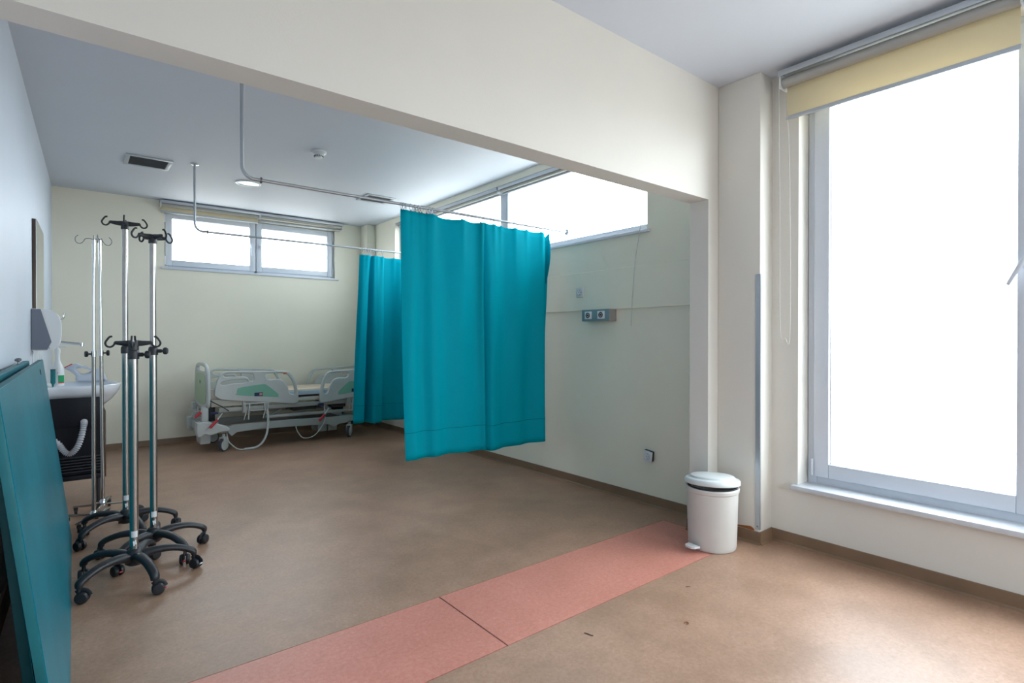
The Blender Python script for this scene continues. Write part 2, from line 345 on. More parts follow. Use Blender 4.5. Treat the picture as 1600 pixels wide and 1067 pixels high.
# window 2: high strip window of the far bay
w2 = sempty('window_2', 'high strip window in the far window wall')
obj('window_frame', ring_frame(MB(), 'x', 3.595, 3.66, wy0, wy1, wz0+0.001, wz1, 0.05).box(3.595, 3.66, 4.575, 4.665, wz0, wz1, 0.004), 'upvc', w2)
for a, b in ((wy0+0.05, 4.575), (4.665, wy1-0.05)):
    s = obj('glazing_bead', ring_frame(MB(), 'x', 3.60, 3.63, a, b, wz0+0.051, wz1-0.05, 0.018, 0.002), 'upvc', w2)
    obj('pane', MB().box(3.62, 3.626, a+0.01, b-0.01, wz0+0.06, wz1-0.06), 'glass', s)
obj('window_sill', MB().box(3.485, 3.62, wy0-0.03, wy1+0.03, wz0-0.018, wz0+0.006, 0.003), 'upvc', w2)
# window 3: back wall, two sashes
w3 = sempty('window_3', 'low wide window with two sashes high in the back wall')
obj('window_frame', ring_frame(MB(), 'y', 7.915, 7.98, bx0, bx1, bz0+0.001, bz1, 0.045).box(1.90, 1.945, 7.915, 7.98, bz0, bz1, 0.004), 'upvc', w3)
hb1 = Matrix.Translation((1.865, 7.89, 2.53)); hb2 = Matrix.Translation((1.965, 7.89, 2.53))
sash(w3, 'y', 7.89, bx0+0.012, 1.915, bz0+0.03, bz1-0.01, 0.072, hinge=bx0+0.006, hmx=hb1)
sash(w3, 'y', 7.89, 1.925, bx1-0.03, bz0+0.03, bz1-0.01, 0.072, hinge=bx1-0.02, hmx=hb2)
obj('window_sill', MB().box(bx0-0.04, bx1+0.05, 7.825, 7.93, bz0-0.022, bz0+0.003, 0.003), 'upvc', w3)
# added window, unseen behind the camera, to bring fill daylight into the far bay
wfill = sempty('added_fill_window')
obj('window_frame', ring_frame(MB(), 'y', YF-0.15, YF-0.09, 1.3, 2.9, 1.0, 2.3, 0.06).box(2.07, 2.13, YF-0.15, YF-0.09, 1.0, 2.3, 0.004), 'upvc', wfill)
for a, b in ((1.36, 2.07), (2.13, 2.84)): obj('pane', MB().box(a, b, YF-0.125, YF-0.119, 1.06, 2.24), 'glass', wfill)
# outside: terrace with railing behind the large window
struct(obj('terrace', MB().box(3.85, 6.2, -4, 9, -0.3, -0.02), 'concrete'), 'pale terrace outside the window')
rl = thing('terrace_railing', 'pale horizontal bar railing outside the large window', 'railing', (4.6, 0, -0.02))
for z in (0.60, 0.93, 1.25): obj('railing_bar', MB().tube((0,-3.5,z), (0,8.5,z), 0.019, 10), 'rail', rl)
for y in (-3.4, -1.2, 2.2, 4.4, 6.6, 8.4): obj('post', MB().box(-.02,.02, y-.02, y+.02, 0.0, 1.26, 0.003), 'rail', rl)

# ------------------------------------------------------------------ roller blinds
def blind(label, axis, c, a0, a1, ztop, zroll, rr, zb, group=None, chain=None, hw=0.05):
    """axis 'x': hangs parallel to Y at x=c (tube centre); side: outward direction of the wall"""
    t = thing('roller_blind', label, 'blind', ((c, a0, zb) if axis == 'x' else (a0, c, zb)), 0, group)
    def L(p): return Vector(p) - t.location
    def mk(d, a, z): return (c+d, a, z) if axis == 'x' else (a, c+d, z)
    def bx(mb, d0, d1, p0, p1, q0, q1, bev=0.002):
        A = L(mk(d0, p0, q0)); B = L(mk(d1, p1, q1)); return mb.box(A[0], B[0], A[1], B[1], A[2], B[2], bev)
    obj('head_rail', bx(bx(MB(), -hw, hw, a0-0.02, a1+0.02, ztop-0.018, ztop), -hw-0.005, -hw, a0-0.02, a1+0.02, ztop-0.034, ztop, 0.001), 'alu', t)
    for a in (a0-0.013, a1+0.013): obj('end_bracket', bx(MB(), 0.005-hw, hw, a-0.004, a+0.004, zroll-rr-0.008, ztop-0.01), 'plas', t)
    obj('roller_tube', MB().tube(L(mk(0, a0-0.008, zroll)), L(mk(0, a1+0.008, zroll)), rr, 20), 'greyrail', t)
    f = bx(MB(), rr-0.0015, rr, a0, a1, zb+0.01, zroll, 0); obj('blind_fabric', f, 'blind', t)
    obj('bottom_bar', bx(MB(), rr-0.008, rr+0.007, a0-0.005, a1+0.005, zb-0.012, zb+0.012, 0.004), 'alu', t)
    if chain:
        a, z = chain; pts = smooth_path([mk(-0.03, a, zroll+rr*0.6), mk(-0.045, a, zroll-0.1), mk(-0.03, a, (zroll+z)/2), mk(-0.03, a-0.005, z+0.06), mk(-0.02, a-0.03, z),
            mk(-0.01, a-0.055, z+0.06), mk(-0.015, a-0.05, (zroll+z)/2+.3), mk(0.0, a-0.02, zroll-0.1)], 6)
        obj('pull_chain', MB().sweep([L(p) for p in pts], 0.0018, 5), 'cord', t)
    return t
blind('cream roller blind half lowered over the large near window', 'x', 3.44, 0.515, 1.59, 2.94, 2.878, 0.032, 2.668, 'roller blinds', chain=(1.605, 1.30))
blind('cream roller blind at the right picture edge beyond the first near blind', 'x', 3.44, -0.75, 0.46, 2.94, 2.878, 0.032, 2.668, 'roller blinds')
blind('rolled up cream blind over the far part of the high strip window', 'x', 3.552, 4.66, 6.93, 2.903, 2.864, 0.022, 2.836, 'roller blinds', hw=0.034)
tb = blind('rolled up cream blind over the near part of the high strip window, long cord', 'x', 3.552, 2.73, 4.60, 2.903, 2.864, 0.022, 2.836, 'roller blinds', hw=0.034)
blind('cream blind slightly lowered over the left sash of the back window', 'y', 7.79, 0.84, 1.92, 2.962, 2.918, 0.026, 2.835, 'roller blinds')
blind('rolled up beige blind over the right sash of the back window', 'y', 7.79, 1.96, 3.045, 2.962, 2.918, 0.030, 2.870, 'roller blinds')
def tubeobj(name, pts, r, m, parent=None, n=8, k=5, closed=False, up=(0,0,1)):
    o_ = MB().sweep(smooth_path(pts, k, closed), r, n, closed, up)
    if parent: o_ = MB().add([tuple(Vector(v)-parent.location) for v in o_.v], o_.f)
    return obj(name, o_, m, parent)
tubeobj('pull_chain', [(3.53, 2.72, 2.87), (3.50, 2.722, 2.5), (3.478, 2.728, 2.16), (3.480, 2.77, 1.95), (3.478, 2.80, 1.65), (3.478, 2.808, 1.55), (3.485, 2.82, 1.40)], 0.0028, 'cord', tb)

# ------------------------------------------------------------------ curtain rails
YA = 3.66; ZA = 2.289; kA = YA/3.6; YBR = 6.02; ZBR = 2.335
def crail(label, x0, y, z, x1, extra):
    t = thing('curtain_rail', label, 'curtain rail', (x0, y, z), 0, 'ceiling hung curtain rails')
    R = 0.07
    arc = [(R-R*math.cos(a), 0, R-R*math.sin(a)) for a in [i*PI/2/8 for i in range(9)]]
    obj('tube', MB().sweep([(0,0,H-z-0.001)] + arc + [(x1-x0, 0, 0)], 0.0105, 12, up=(0,1,0)), 'alu', t)
    obj('ceiling_flange', MB().lathe([(0.036, 0), (0.036, -0.006), (0.014, -0.014)], (0, 0, H-z-0.0005), 20), 'chrome', t)
    if extra:
        obj('wall_flange', MB().lathe([(0.030,0),(0.028,0.012),(0.014,0.02),(0.014,0.05)], (0,0,0), 18, Matrix.Translation((x1-x0+0.001,0,0)) @ Matrix.Rotation(-PI/2, 4, 'Y')), 'alu', t)
        obj('stop_ring', MB().tube((0.105,0,0),(0.113,0,0),0.019,14), 'ring', t)
    return t
crail('steel curtain rail of the large front teal curtain', 0.812, YA, ZA, 3.594, True)
crail('thin steel curtain rail of the rear curtain crossing the back window', 0.917, YBR, ZBR, 3.509, True)

def curtain(label, y0, xs, ys, ztop, zbot, hooks, nz=40, fold=1.0, tilt=0.0, hem=0.205, flap=None, extra_tilt=0.0):
    """xs/ys: control points of the cloth path seen from above"""
    t = thing('privacy_curtain', label, 'curtain', (xs[0], y0, zbot), 0, 'teal privacy curtains')
    path = smooth_path([(x, y, 0) for x, y in zip(xs, ys)], 14)
    nu = len(path); rows = []
    def zt(x):
        lo = max([h for h in hooks if h <= x+1e-6], default=None); hi = min([h for h in hooks if h > x+1e-6], default=None)
        if lo is None or hi is None: return ztop if hi is not None else ztop - 0.28*max(0, x-lo)
        u = (x-lo)/(hi-lo); return ztop - 4*u*(1-u)*min(0.012, 0.05*(hi-lo))
    vs = []
    for j in range(nz+1):
        v = j/nz
        for i, p in enumerate(path):
            u = i/(nu-1); amp = 0.55+0.75*min(1, v*2.2)
            wob = 0.009*math.sin(17*u+3*v)*min(1, v*3) + 0.006*math.sin(43*u+5*v)*min(1, 0.3+v)
            z0_ = zt(p.x); z1_ = zbot + tilt*u + 0.006*math.sin(9*u)
            pin = sum(-0.014*math.exp(-((p.x-h)/0.022)**2) for h in hooks)*math.exp(-v*9)
            vs.append((p.x - t.location.x + extra_tilt*v*(1-u) + 0.004*math.sin(6*v+8*u), p.y*amp*fold + wob + pin, z0_ + (z1_-z0_)*v - zbot))
    def sheet(j0, j1, off):
        mb = MB(); sub = vs[j0*nu:(j1+1)*nu]; nn = j1-j0
        fs = [(j*nu+i, j*nu+i+1, (j+1)*nu+i+1, (j+1)*nu+i) for j in range(nn) for i in range(nu-1)]
        mb.add(sub, fs); return mb
    me = bpy.data.meshes.new('cloth'); mb = sheet(0, nz, 0); me.from_pydata(mb.v, [], mb.f); me.shade_smooth()
    me.materials.append(M['curtain']); o = bpy.data.objects.new('cloth', me); C.objects.link(o); o.parent = t
    sm = o.modifiers.new('t', 'SOLIDIFY'); sm.thickness = 0.0025
    # stitched hem line
    Lz = (ztop-zbot); vh = 1-hem/Lz; j = vh*nz; j0 = int(j); fr = j-j0
    line = [tuple(Vector(vs[j0*nu+i])*(1-fr)+Vector(vs[(j0+1)*nu+i])*fr+Vector((0,-0.002,0))) for i in range(nu)]
    h = obj('hem_seam', MB().sweep(line, (0.0022), 5), 'seam', t)
    return t
# ring positions along each rail
RA = [x*kA for x in (1.860,1.877,1.897,1.937,1.971,2.005,2.027,2.068,2.098,2.123,2.384,2.565,2.600,2.693,2.772,2.920,3.049,3.215)]
RB = [2.612,2.650,2.668,2.684,2.700,2.716,2.744,2.788,2.861,3.010,3.20,3.30]
ca = curtain('large teal curtain hanging nearest, with hem line and folded right edge', YA,
   [x*kA for x in (1.846,1.92,2.015,2.10,2.22,2.36,2.50,2.565,2.60,2.575,2.62,2.70,2.80,2.95,3.08,3.20,3.245,3.262,3.25,3.29,3.325)],
   [0.00,-0.015,0.012,-0.012,0.010,-0.018,0.0,-0.02,0.02,0.045,-0.030,-0.018,0.012,-0.014,0.010,-0.022,-0.01,0.03,0.06,0.07,0.05],
   2.245, 0.388, RA, tilt=-0.018, extra_tilt=0.045)
cb = curtain('teal curtain hanging behind the large one beside the bed, deeper folds', YBR,
   [2.575,2.60,2.64,2.675,2.70,2.69,2.715,2.745,2.79,2.85,2.88,2.865,2.90,3.0,3.10,3.19,3.26,3.32],
   [0.0,-0.03,-0.035,-0.02,0.03,0.06,0.055,-0.04,-0.05,-0.04,0.0,0.05,0.04,0.02,-0.03,0.02,-0.03,0.0],
   2.262, 0.325, RB, tilt=-0.012, extra_tilt=-0.08, hem=0.2)
# loose corner of the large curtain folded over at the top right
tr = [(3.360,0.045,2.215),(3.362,0.045,2.16),(3.362,0.045,2.10),(3.360,0.045,1.96),(3.358,0.045,1.80)]
tl = [(3.388,0.02,2.255),(3.389,0.01,2.17),(3.386,0.0,2.10),(3.376,0.0,1.97),(3.362,0.03,1.80)]
mb = MB(); A = smooth_path(tr, 4); B = smooth_path(tl, 4); n_ = len(A); K = 6; vs = []
for a, b in zip(A, B):
    for k in range(K+1): q = a.lerp(b, k/K); vs.append((q.x-ca.location.x, q.y+0.012*math.sin(PI*k/K), q.z-0.388))
mb.add(vs, [(i*(K+1)+k, i*(K+1)+k+1, (i+1)*(K+1)+k+1, (i+1)*(K+1)+k) for i in range(n_-1) for k in range(K)])
o = obj('folded_corner', mb, 'curtain', ca, 80); o.modifiers.new('t', 'SOLIDIFY').thickness = 0.0025
NTH = 'first second third fourth fifth sixth seventh eighth ninth tenth eleventh twelfth thirteenth fourteenth fifteenth sixteenth seventeenth eighteenth'.split()
def rings(xs, y, z, ztop, desc, group):
    for i, x in enumerate(xs):
        jit = random.uniform(-1.15, -0.35)
        ax = Vector((math.cos(jit), math.sin(jit), 0))
        mb = MB().torus((0,0,-0.010), ax, 0.0225, 0.0019, 16, 5)
        r = obj('curtain_ring', mb, 'ring'); r.location = (x, y, z)
        tag(r, '%s metal ring from the left on the %s' % (NTH[i], desc), 'curtain ring', group)
        d = ztop - z
        obj('hook', MB().tube((0,0,-0.031), (0,0,d+0.006), 0.0016, 6).box(-0.006,0.006,-0.005,0.005, d-0.012, d+0.008, 0.001), 'ring', r)
rings(RA, YA, ZA, 2.245, 'front curtain rail', 'rings on the front curtain rail')
rings(RB[:10], YBR, ZBR, 2.262, 'rear curtain rail', 'rings on the rear curtain rail')

# ------------------------------------------------------------------ ceiling fittings
def vent(label, x0, x1, y0, y1):
    t = thing('ceiling_vent', label, 'vent', ((x0+x1)/2, (y0+y1)/2, H-0.012), 0, 'ceiling vents'); a, b = (x1-x0)/2, (y1-y0)/2; w_ = 0.035
    mb = MB()
    for q in ((-a, a, -b, -b+w_), (-a, a, b-w_, b), (-a, -a+w_, -b+w_, b-w_), (a-w_, a, -b+w_, b-w_)): mb.box(*q, 0.0, 0.0118, 0.002)
    obj('frame', mb, 'vent', t); obj('backing', MB().box(-a+0.01, a-0.01, -b+0.01, b-0.01, 0.010, 0.0115), 'ventin', t)
    n = 11
    for k in range(n):
        y = -b+w_ + (k+0.5)*(2*b-2*w_)/n
        mx = Matrix.Translation((0, y, 0.005)) @ Matrix.Rotation(math.radians(32), 4, 'X')
        obj('slat', MB().box(-a+w_, a-w_, -0.009, 0.009, -0.0008, 0.0008, mx=mx), 'slat', t)
vent('square grey ceiling vent at the left near the long pipe', 0.378, 0.745, 6.04, 6.40)
vent('grey ceiling vent above the curtain rail rings', 2.66, 3.02, 5.98, 6.32)
t = thing('downlight', 'round recessed ceiling downlight with shiny reflector', 'ceiling light', (1.482, 6.40, H-0.012))
obj('trim_ring', MB().lathe([(0.128,0.012),(0.128,0.004),(0.118,0.0),(0.104,0.002),(0.103,0.0115)], n=40, cap=False), 'plas', t)
obj('reflector', MB().lathe([(0.104,0.0025),(0.09,0.006),(0.05,0.009),(0.0001,0.010)], n=40, cap=False), 'lampw', t)
t = thing('smoke_detector', 'white round smoke detector on the ceiling', 'smoke detector', (1.726, 4.926, H))
obj('base', MB().lathe([(0.068,-0.0005),(0.068,-0.014),(0.060,-0.02),(0.001,-0.02)], n=32), 'plas', t)
obj('housing', MB().lathe([(0.058,-0.018),(0.050,-0.030),(0.040,-0.034),(0.034,-0.052),(0.030,-0.058),(0.0001,-0.060)], n=32), 'plas', t)
mb = MB()
for k in range(14):
    a = 2*PI*k/14; mb.box(-0.003, 0.004, -0.0042, 0.0042, -0.049, -0.037, mx=Matrix.Rotation(a, 4, 'Z') @ Matrix.Translation((0.0365, 0, 0)))
obj('sensor_slots', mb, 'dark', t)

# ------------------------------------------------------------------ wall fittings on the window wall
def socket(name, label, loc, rx=0.0, back=False, rz=0.0):     # plate facing -X
    t = thing(name, label, 'power socket', loc); t.rotation_euler = (rx, 0, rz)
    obj('plate', MB().box(-0.011, 0, -0.042, 0.042, -0.042, 0.042, 0.004), 'plas', t)
    obj('groove', MB().torus((-0.0112,0,0),(1,0,0),0.0235,0.0012,24,5), 'plasgrey', t)
    obj('insert', MB().lathe([(0.0225,0),(0.0235,0.003),(0.020,0.003),(0.019,-0.006),(0.0001,-0.006)], n=24, mx=Matrix.Translation((-0.0105,0,0)) @ Matrix.Rotation(-PI/2, 4, 'Y')), 'plas', t)
    obj('contact_holes', MB().tube((-0.012,-0.010,0),(-0.006,-0.010,0),0.0032,8).tube((-0.012,0.010,0),(-0.006,0.010,0),0.0032,8).box(-0.0125,-0.006,-0.003,0.003,0.017,0.022).box(-0.0125,-0.006,-0.003,0.003,-0.022,-0.017), 'dark', t)
    if back: obj('back_box', MB().box(0.0, 0.026, -0.036, 0.046, -0.034, 0.044, 0.003), 'dark', t)
    return t
socket('wall_socket', 'small white power socket high on the far window wall above the teal box', (3.4915, 3.387, 1.704))
socket('wall_socket', 'white power socket hanging loose and tilted low on the far window wall', (3.484, 2.649, 0.382), rx=math.radians(6), back=True, rz=math.radians(-6))
t = thing('socket_box', 'teal-grey surface box with two round outlets on the far window wall', 'socket box', (3.509, 3.145, 1.492))
obj('housing', MB().box(-0.085, 0, -0.152, 0.152, -0.048, 0.050, 0.003), 'boxside', t)
obj('front_plate', MB().box(-0.093, -0.085, -0.152, 0.152, -0.048, 0.050, 0.003), 'tealbox', t)
for y in (0.075, -0.07):
    p = obj('outlet', MB().box(-0.101, -0.093, y-0.038, y+0.038, -0.030, 0.034, 0.003), 'plas', t)
    obj('outlet_hole', MB().torus((-0.101, y, 0.002), (1,0,0), 0.019, 0.005, 16, 6).tube((-0.104, y, 0.002), (-0.1, y, 0.002), 0.009, 12), 'dark', p)
# corner guard and rust stain on the pier
cg = obj('corner_guard', MB().box(3.372, 3.3752, 1.7085, 1.737, 0.09, 1.705, 0.0).box(3.372, 3.385, 1.7065, 1.7098, 0.09, 1.705), 'alu')
tag(cg, 'narrow aluminium corner guard on the pier beside the large window', 'corner guard')
for zz in (0.11,):
    obj('screw', MB().lathe([(0.006,0),(0.005,0.002),(0.0001,0.003)], n=10, mx=Matrix.Translation((3.372, 1.722, zz)) @ Matrix.Rotation(-PI/2, 4, 'Y')), 'ring', cg)
st = MB(); pts = smooth_path([(1.745,0.077,0),(1.80,0.077,0),(1.86,0.077,0),(1.92,0.077,0),(1.90,0.083,0),(1.86,0.086,0),(1.82,0.092,0),(1.77,0.099,0),(1.75,0.090,0)], 3, True)
st.prism([(p.x, p.y) for p in pts], 'x', 3.3742, 3.376)
o = obj('paint_damage', st, 'stain'); struct(o, 'rusty damaged paint above the baseboard of the pier'); o.name = 'trim_1'

# ------------------------------------------------------------------ pedal bin
t = thing('pedal_bin', 'cream plastic pedal bin with white lid standing before the pier', 'bin', (3.12, 1.884, 0.0), math.atan2(-3.12, 1.884))
rb, rt, hb = 0.142, 0.153, 0.378
def ellz(prof, sx=1.0): return prof
obj('body', MB().lathe([(rb-0.012,0.0),(rb-0.003,0.003),(rb,0.012),(rb+0.002,0.02),(rt,hb-0.03),(rt+0.006,hb-0.024),(rt+0.008,hb-0.006),(rt+0.004,hb),(rt-0.003,hb),(rt-0.006,hb-0.01),(rt-0.010,0.30),(0.0001,0.29)], n=56), 'binm', t)
obj('inner_bucket', MB().lathe([(rt-0.007,hb-0.012),(rt-0.004,hb+0.008),(rt-0.008,hb+0.009),(rt-0.012,hb-0.02)], n=48, cap=False), 'inner', t)
lidm = Matrix.Translation((0, 0.15, hb+0.004)) @ Matrix.Rotation(math.radians(-4.6), 4, 'X') @ Matrix.Translation((0, -0.15, 0))
# local -Y of the bin points toward the camera side
obj('lid', MB().lathe([(rt-0.004,0.002),(rt+0.011,0.0),(rt+0.013,0.004),(rt+0.012,0.022),(rt+0.006,0.030),(rt-0.012,0.034),(rt-0.018,0.036),(rt-0.022,0.046),(rt-0.03,0.050),(0.06,0.0535),(0.0001,0.054)], n=56, mx=lidm), 'binlid', t)
obj('hinge_block', MB().box(-0.045, 0.045, 0.135, 0.172, hb-0.04, hb+0.035, 0.006), 'binlid', t)
pm = Matrix.Rotation(math.radians(-38), 4, 'Z')
obj('pedal_arm', MB().box(-0.012, 0.012, -0.175, -0.12, 0.012, 0.03, 0.002, pm), 'dark', t)
obj('pedal', MB().prism([(-0.042,-0.165),(0.042,-0.165),(0.036,-0.205),(0.02,-0.218),(-0.02,-0.218),(-0.036,-0.205)], 'z', 0.030, 0.041, pm), 'binlid', t)

# ------------------------------------------------------------------ leaning boards by the left wall
def leanboard(name, label, y0, y1, xb, slope, h, th, m, me_, z0=0.0005):
    """board standing on its long edge: bottom front at x=xb, top leans toward the left wall (dx/dz=-slope)"""
    t = thing(name, label, 'board', (xb, (y0+y1)/2, 0.0)); L = (y1-y0)/2
    a = math.atan(slope); hl = h/math.cos(a); mx = Matrix.Translation((0,0,0.0)) @ Matrix.Rotation(-a, 4, 'Y')
    lift = th*math.sin(a)+z0
    mx = Matrix.Translation((0,0,lift)) @ Matrix.Rotation(-a, 4, 'Y')
    obj('core', MB().box(-th+0.002, -0.002, -L, L, 0, hl, 0.002, mx), me_, t)
    obj('face', MB().box(-0.0025, 0.0, -L+0.001, L-0.001, 0.001, hl-0.001, 0, mx), m, t)
    return t, mx, L, hl
bt, bmx, bL, bh_ = leanboard('leaning_board', 'large glossy teal board leaning on the left wall, small round hole', 1.93, 4.6, -0.012, 0.12, 1.162, 0.026, 'teal', 'tealedge')
def hole(parent, mx, y, z):
    obj('lock_hole', MB().lathe([(0.011,0),(0.012,0.0015),(0.016,0.002),(0.016,0)], n=20, cap=False, mx=mx @ Matrix.Translation((0.0005,y,z)) @ Matrix.Rotation(PI/2, 4, 'Y')).lathe([(0.0001,0.0006),(0.011,0.0006)], n=20, cap=False, mx=mx @ Matrix.Translation((0,y,z)) @ Matrix.Rotation(PI/2, 4, 'Y')), 'dark', parent)
hole(bt, bmx, 4.05-3.265, 1.115)
b2, b2x, _, _ = leanboard('leaning_board', 'second teal board behind the large one, touching the wall', 2.35, 4.2, -0.085, 0.098, 1.168, 0.030, 'teal', 'tealedge')
obj('knob', MB().lathe([(0.005,0),(0.005,0.012),(0.013,0.016),(0.014,0.024),(0.008,0.03),(0.0001,0.031)], n=16, mx=b2x @ Matrix.Translation((-0.015, 0.42, 1.174))), 'ring', b2)

# ------------------------------------------------------------------ washbasin corner
tiles = sempty('trim_2', 'white wall tiles behind the washbasin')
wallrot = math.atan(0.0217)
def wallmx(y, z): return Matrix.Translation((xl(y), y, z)) @ Matrix.Rotation(-wallrot, 4, 'Z')
for r in range(3):
    for c in range(4):
        obj('tile', MB().box(0.0005, 0.006, c*0.2-0.4+0.001, c*0.2-0.2-0.001, r*0.2+0.001, r*0.2+0.199, 0.0015, wallmx(5.74, 0.62)), 'tile', tiles)
t = thing('wall_mirror', 'frameless rectangular mirror above the washbasin', 'mirror', (xl(5.72), 5.72, 1.262), -wallrot)
obj('backing', MB().box(0.001, 0.022, -0.38, 0.38, 0, 0.918, 0.001), 'mirbk', t); obj('glass_face', MB().box(0.022, 0.026, -0.381, 0.381, -0.001, 0.919, 0.0), 'mirror', t)
# soap / towel dispenser
t = thing('soap_dispenser', 'white wall dispenser with grey side panel beside the mirror', 'dispenser', (xl(5.3), 5.22, 1.212), -wallrot)
prof = [(0.001,0.0),(0.10,0.0),(0.135,0.018),(0.158,0.055),(0.166,0.12),(0.164,0.20),(0.150,0.255),(0.118,0.288),(0.07,0.300),(0.001,0.302)]
obj('cover', MB().prism([(p.x, p.y) for p in smooth_path([(a,b,0) for a,b in prof], 3)], 'y', 0.0, 0.12), 'plas', t, 50)
obj('side_panel', MB().prism([(0.001,0.004),(0.088,0.004),(0.112,0.062),(0.052,0.299),(0.001,0.299)], 'y', -0.006, 0.001), 'plasgrey', t)
obj('screw', MB().lathe([(0.006,0),(0.005,0.003),(0.0001,0.004)], n=12, mx=Matrix.Translation((0.098,-0.001,0.018)) @ Matrix.Rotation(PI/2, 4, 'X')), 'alu', t)
# wall faucet
t = thing('wall_faucet', 'chrome wall mounted faucet with long spout and elbow lever', 'faucet', (xl(5.72), 5.72, 1.255), -wallrot)
obj('wall_plates', MB().tube((0.008,-0.075,0),(0.018,-0.075,0),0.032,20).tube((0.008,0.075,0),(0.018,0.075,0),0.032,20).tube((0.015,-0.075,0),(0.06,-0.075,0),0.014).tube((0.015,0.075,0),(0.06,0.075,0),0.014), 'chrome', t)
obj('body', MB().tube((0.075,-0.1,0),(0.075,0.1,0),0.024,18).lathe([(0.024,0.0),(0.024,0.05),(0.02,0.07),(0.001,0.075)], (0.075,0,0), 18), 'chrome', t)
obj('spout', MB().sweep([(0.085,0,0.012),(0.16,0,0.01),(0.24,0,0.0),(0.285,0,-0.004)], [0.013,0.012,0.0115,0.012], 12).tube((0.283,0,-0.02),(0.283,0,0.008),0.014,12), 'chrome', t)
obj('elbow_lever', MB().sweep(smooth_path([(0.078,0,0.07),(0.10,0,0.155),(0.13,0,0.185),(0.157,0,0.20),(0.170,0,0.225),(0.170,0,0.25)], 4), 0.0065, 8, up=(0,1,0)), 'chrome', t)
# basin : D shape
def dshape(x0, xr, hw, n=28):
    pts = [(x0, -hw), (x0, hw)]
    out = []
    for i in range(n+1):
        a = PI/2 - PI*i/n; out.append((x0 + (xr-x0)*(0.42+0.58*abs(math.cos(a))**0.75), hw*math.sin(a)*1.0))
    return [(x0, hw)] + out + [(x0, -hw)]
def loft(levels, capb=True, capt=False):
    mb = MB(); n = len(levels[0][1]); vs = [(x, y, z) for z, L in levels for x, y in L]; fs = []
    for j in range(len(levels)-1):
        for i in range(n): k = (i+1) % n; fs.append((j*n+i, j*n+k, (j+1)*n+k, (j+1)*n+i))
    if capb: fs.append(list(range(n))[::-1])
    if capt: fs.append([(len(levels)-1)*n+i for i in range(n)])
    return mb.add(vs, fs)
t = thing('washbasin', 'white ceramic washbasin on the left wall above the black cabinet', 'washbasin', (xl(5.7)+0.008, 5.7, 0.0), -wallrot)
lv = [(0.735, dshape(0.05,0.34,0.12)), (0.75, dshape(0.02,0.42,0.16)), (0.80, dshape(0.0,0.475,0.215)), (0.842, dshape(0.0,0.505,0.25)), (0.872, dshape(0,0.522,0.31)), (0.905, dshape(0,0.532,0.318)), (0.922, dshape(0,0.535,0.32)), (0.928, dshape(0.004,0.530,0.315)),
      (0.928, dshape(0.10,0.515,0.295)), (0.918, dshape(0.11,0.505,0.285)), (0.86, dshape(0.13,0.47,0.25)), (0.81, dshape(0.18,0.36,0.15))]
obj('bowl', loft(lv, True, True), 'ceramic', t, 50)
obj('drain', MB().lathe([(0.022,0),(0.020,0.003),(0.0001,0.002)], (0.27,0,0.8105), 16), 'chrome', t)
# cabinet below
t = thing('vanity_cabinet', 'black vented cabinet under the washbasin', 'cabinet', (-0.018, 5.68, 0.0))
ob = MB().box(-0.17, 0.2, -0.276, -0.258, 0.62, 0.838, 0.002).box(-0.17, 0.2, 0.258, 0.276, 0.2, 0.838, 0.002).box(-0.17, 0.2, -0.276, 0.26, 0.2, 0.235, 0.002).box(-0.17, -0.155, -0.26, 0.26, 0.235, 0.724).box(-0.17, 0.2, -0.225, -0.21, 0.235, 0.722).box(-0.17,0.2,-0.26,-0.21,0.62,0.63)
obj('body', ob, 'navy', t)
obj('front_door', MB().box(0.201, 0.219, -0.262, 0.262, 0.2, 0.722, 0.002), 'wood', t)
for k in range(6): obj('louvre', MB().box(-0.165, 0.198, -0.274, -0.227, 0.262+0.022*k, 0.270+0.022*k, 0.001), 'slatd', t)
for x in (-0.13, 0.17):
    for y in (-0.22, 0.22): obj('leg', MB().tube((x,y,0),(x,y,0.2),0.014,12).lathe([(0.024,0.0),(0.022,0.012),(0.014,0.016)],(x,y,0),12), 'black', t)
# drain hose
pth = smooth_path([(0.062,5.44,0.66),(0.064,5.385,0.64),(0.058,5.368,0.60),(0.044,5.364,0.53),(0.022,5.362,0.465),(-0.008,5.362,0.425),(-0.035,5.362,0.420),(-0.062,5.362,0.45),(-0.09,5.362,0.50),(-0.15,5.36,0.56)], 8)
o = obj('drain_hose', MB().sweep(pth, [0.0235 if i % 2 else 0.015 for i in range(len(pth))], 12), 'hose', None, 80)
tag(o, 'white corrugated drain hose looping in front of the black cabinet', 'hose')
# things on the basin
t = thing('spray_bottle', 'tall white bottle with green label on the washbasin rim', 'bottle', (-0.095, 5.52, 0.9285))
obj('body', MB().lathe([(0.034,0),(0.039,0.004),(0.040,0.012),(0.040,0.115),(0.038,0.132),(0.030,0.160),(0.020,0.185),(0.016,0.20),(0.015,0.255)], n=28), 'plas', t)
obj('pump_head', MB().lathe([(0.017,0.252),(0.018,0.256),(0.018,0.285),(0.010,0.292),(0.008,0.31),(0.0001,0.311)], n=18).box(-0.01,0.055,-0.008,0.008,0.302,0.316,0.004), 'plas', t)
def patch(r, a0, a1, z0, z1, n=8):
    mb = MB(); vs = []
    for z in (z0, z1):
        for i in range(n+1): a = math.radians(a0+(a1-a0)*i/n); vs.append((r*math.cos(a), r*math.sin(a), z))
    return mb.add(vs, [(i, i+1, n+2+i, n+1+i) for i in range(n)])
obj('green_label', patch(0.0404, -85, -15, 0.030, 0.085), 'green', t); obj('red_stripe', patch(0.0404, -85, -15, 0.022, 0.030), 'red_tab', t)
obj('printed_mark', MB().box(-0.001, 0.004, -0.041, -0.040, 0.102, 0.108), 'plasgrey', t)
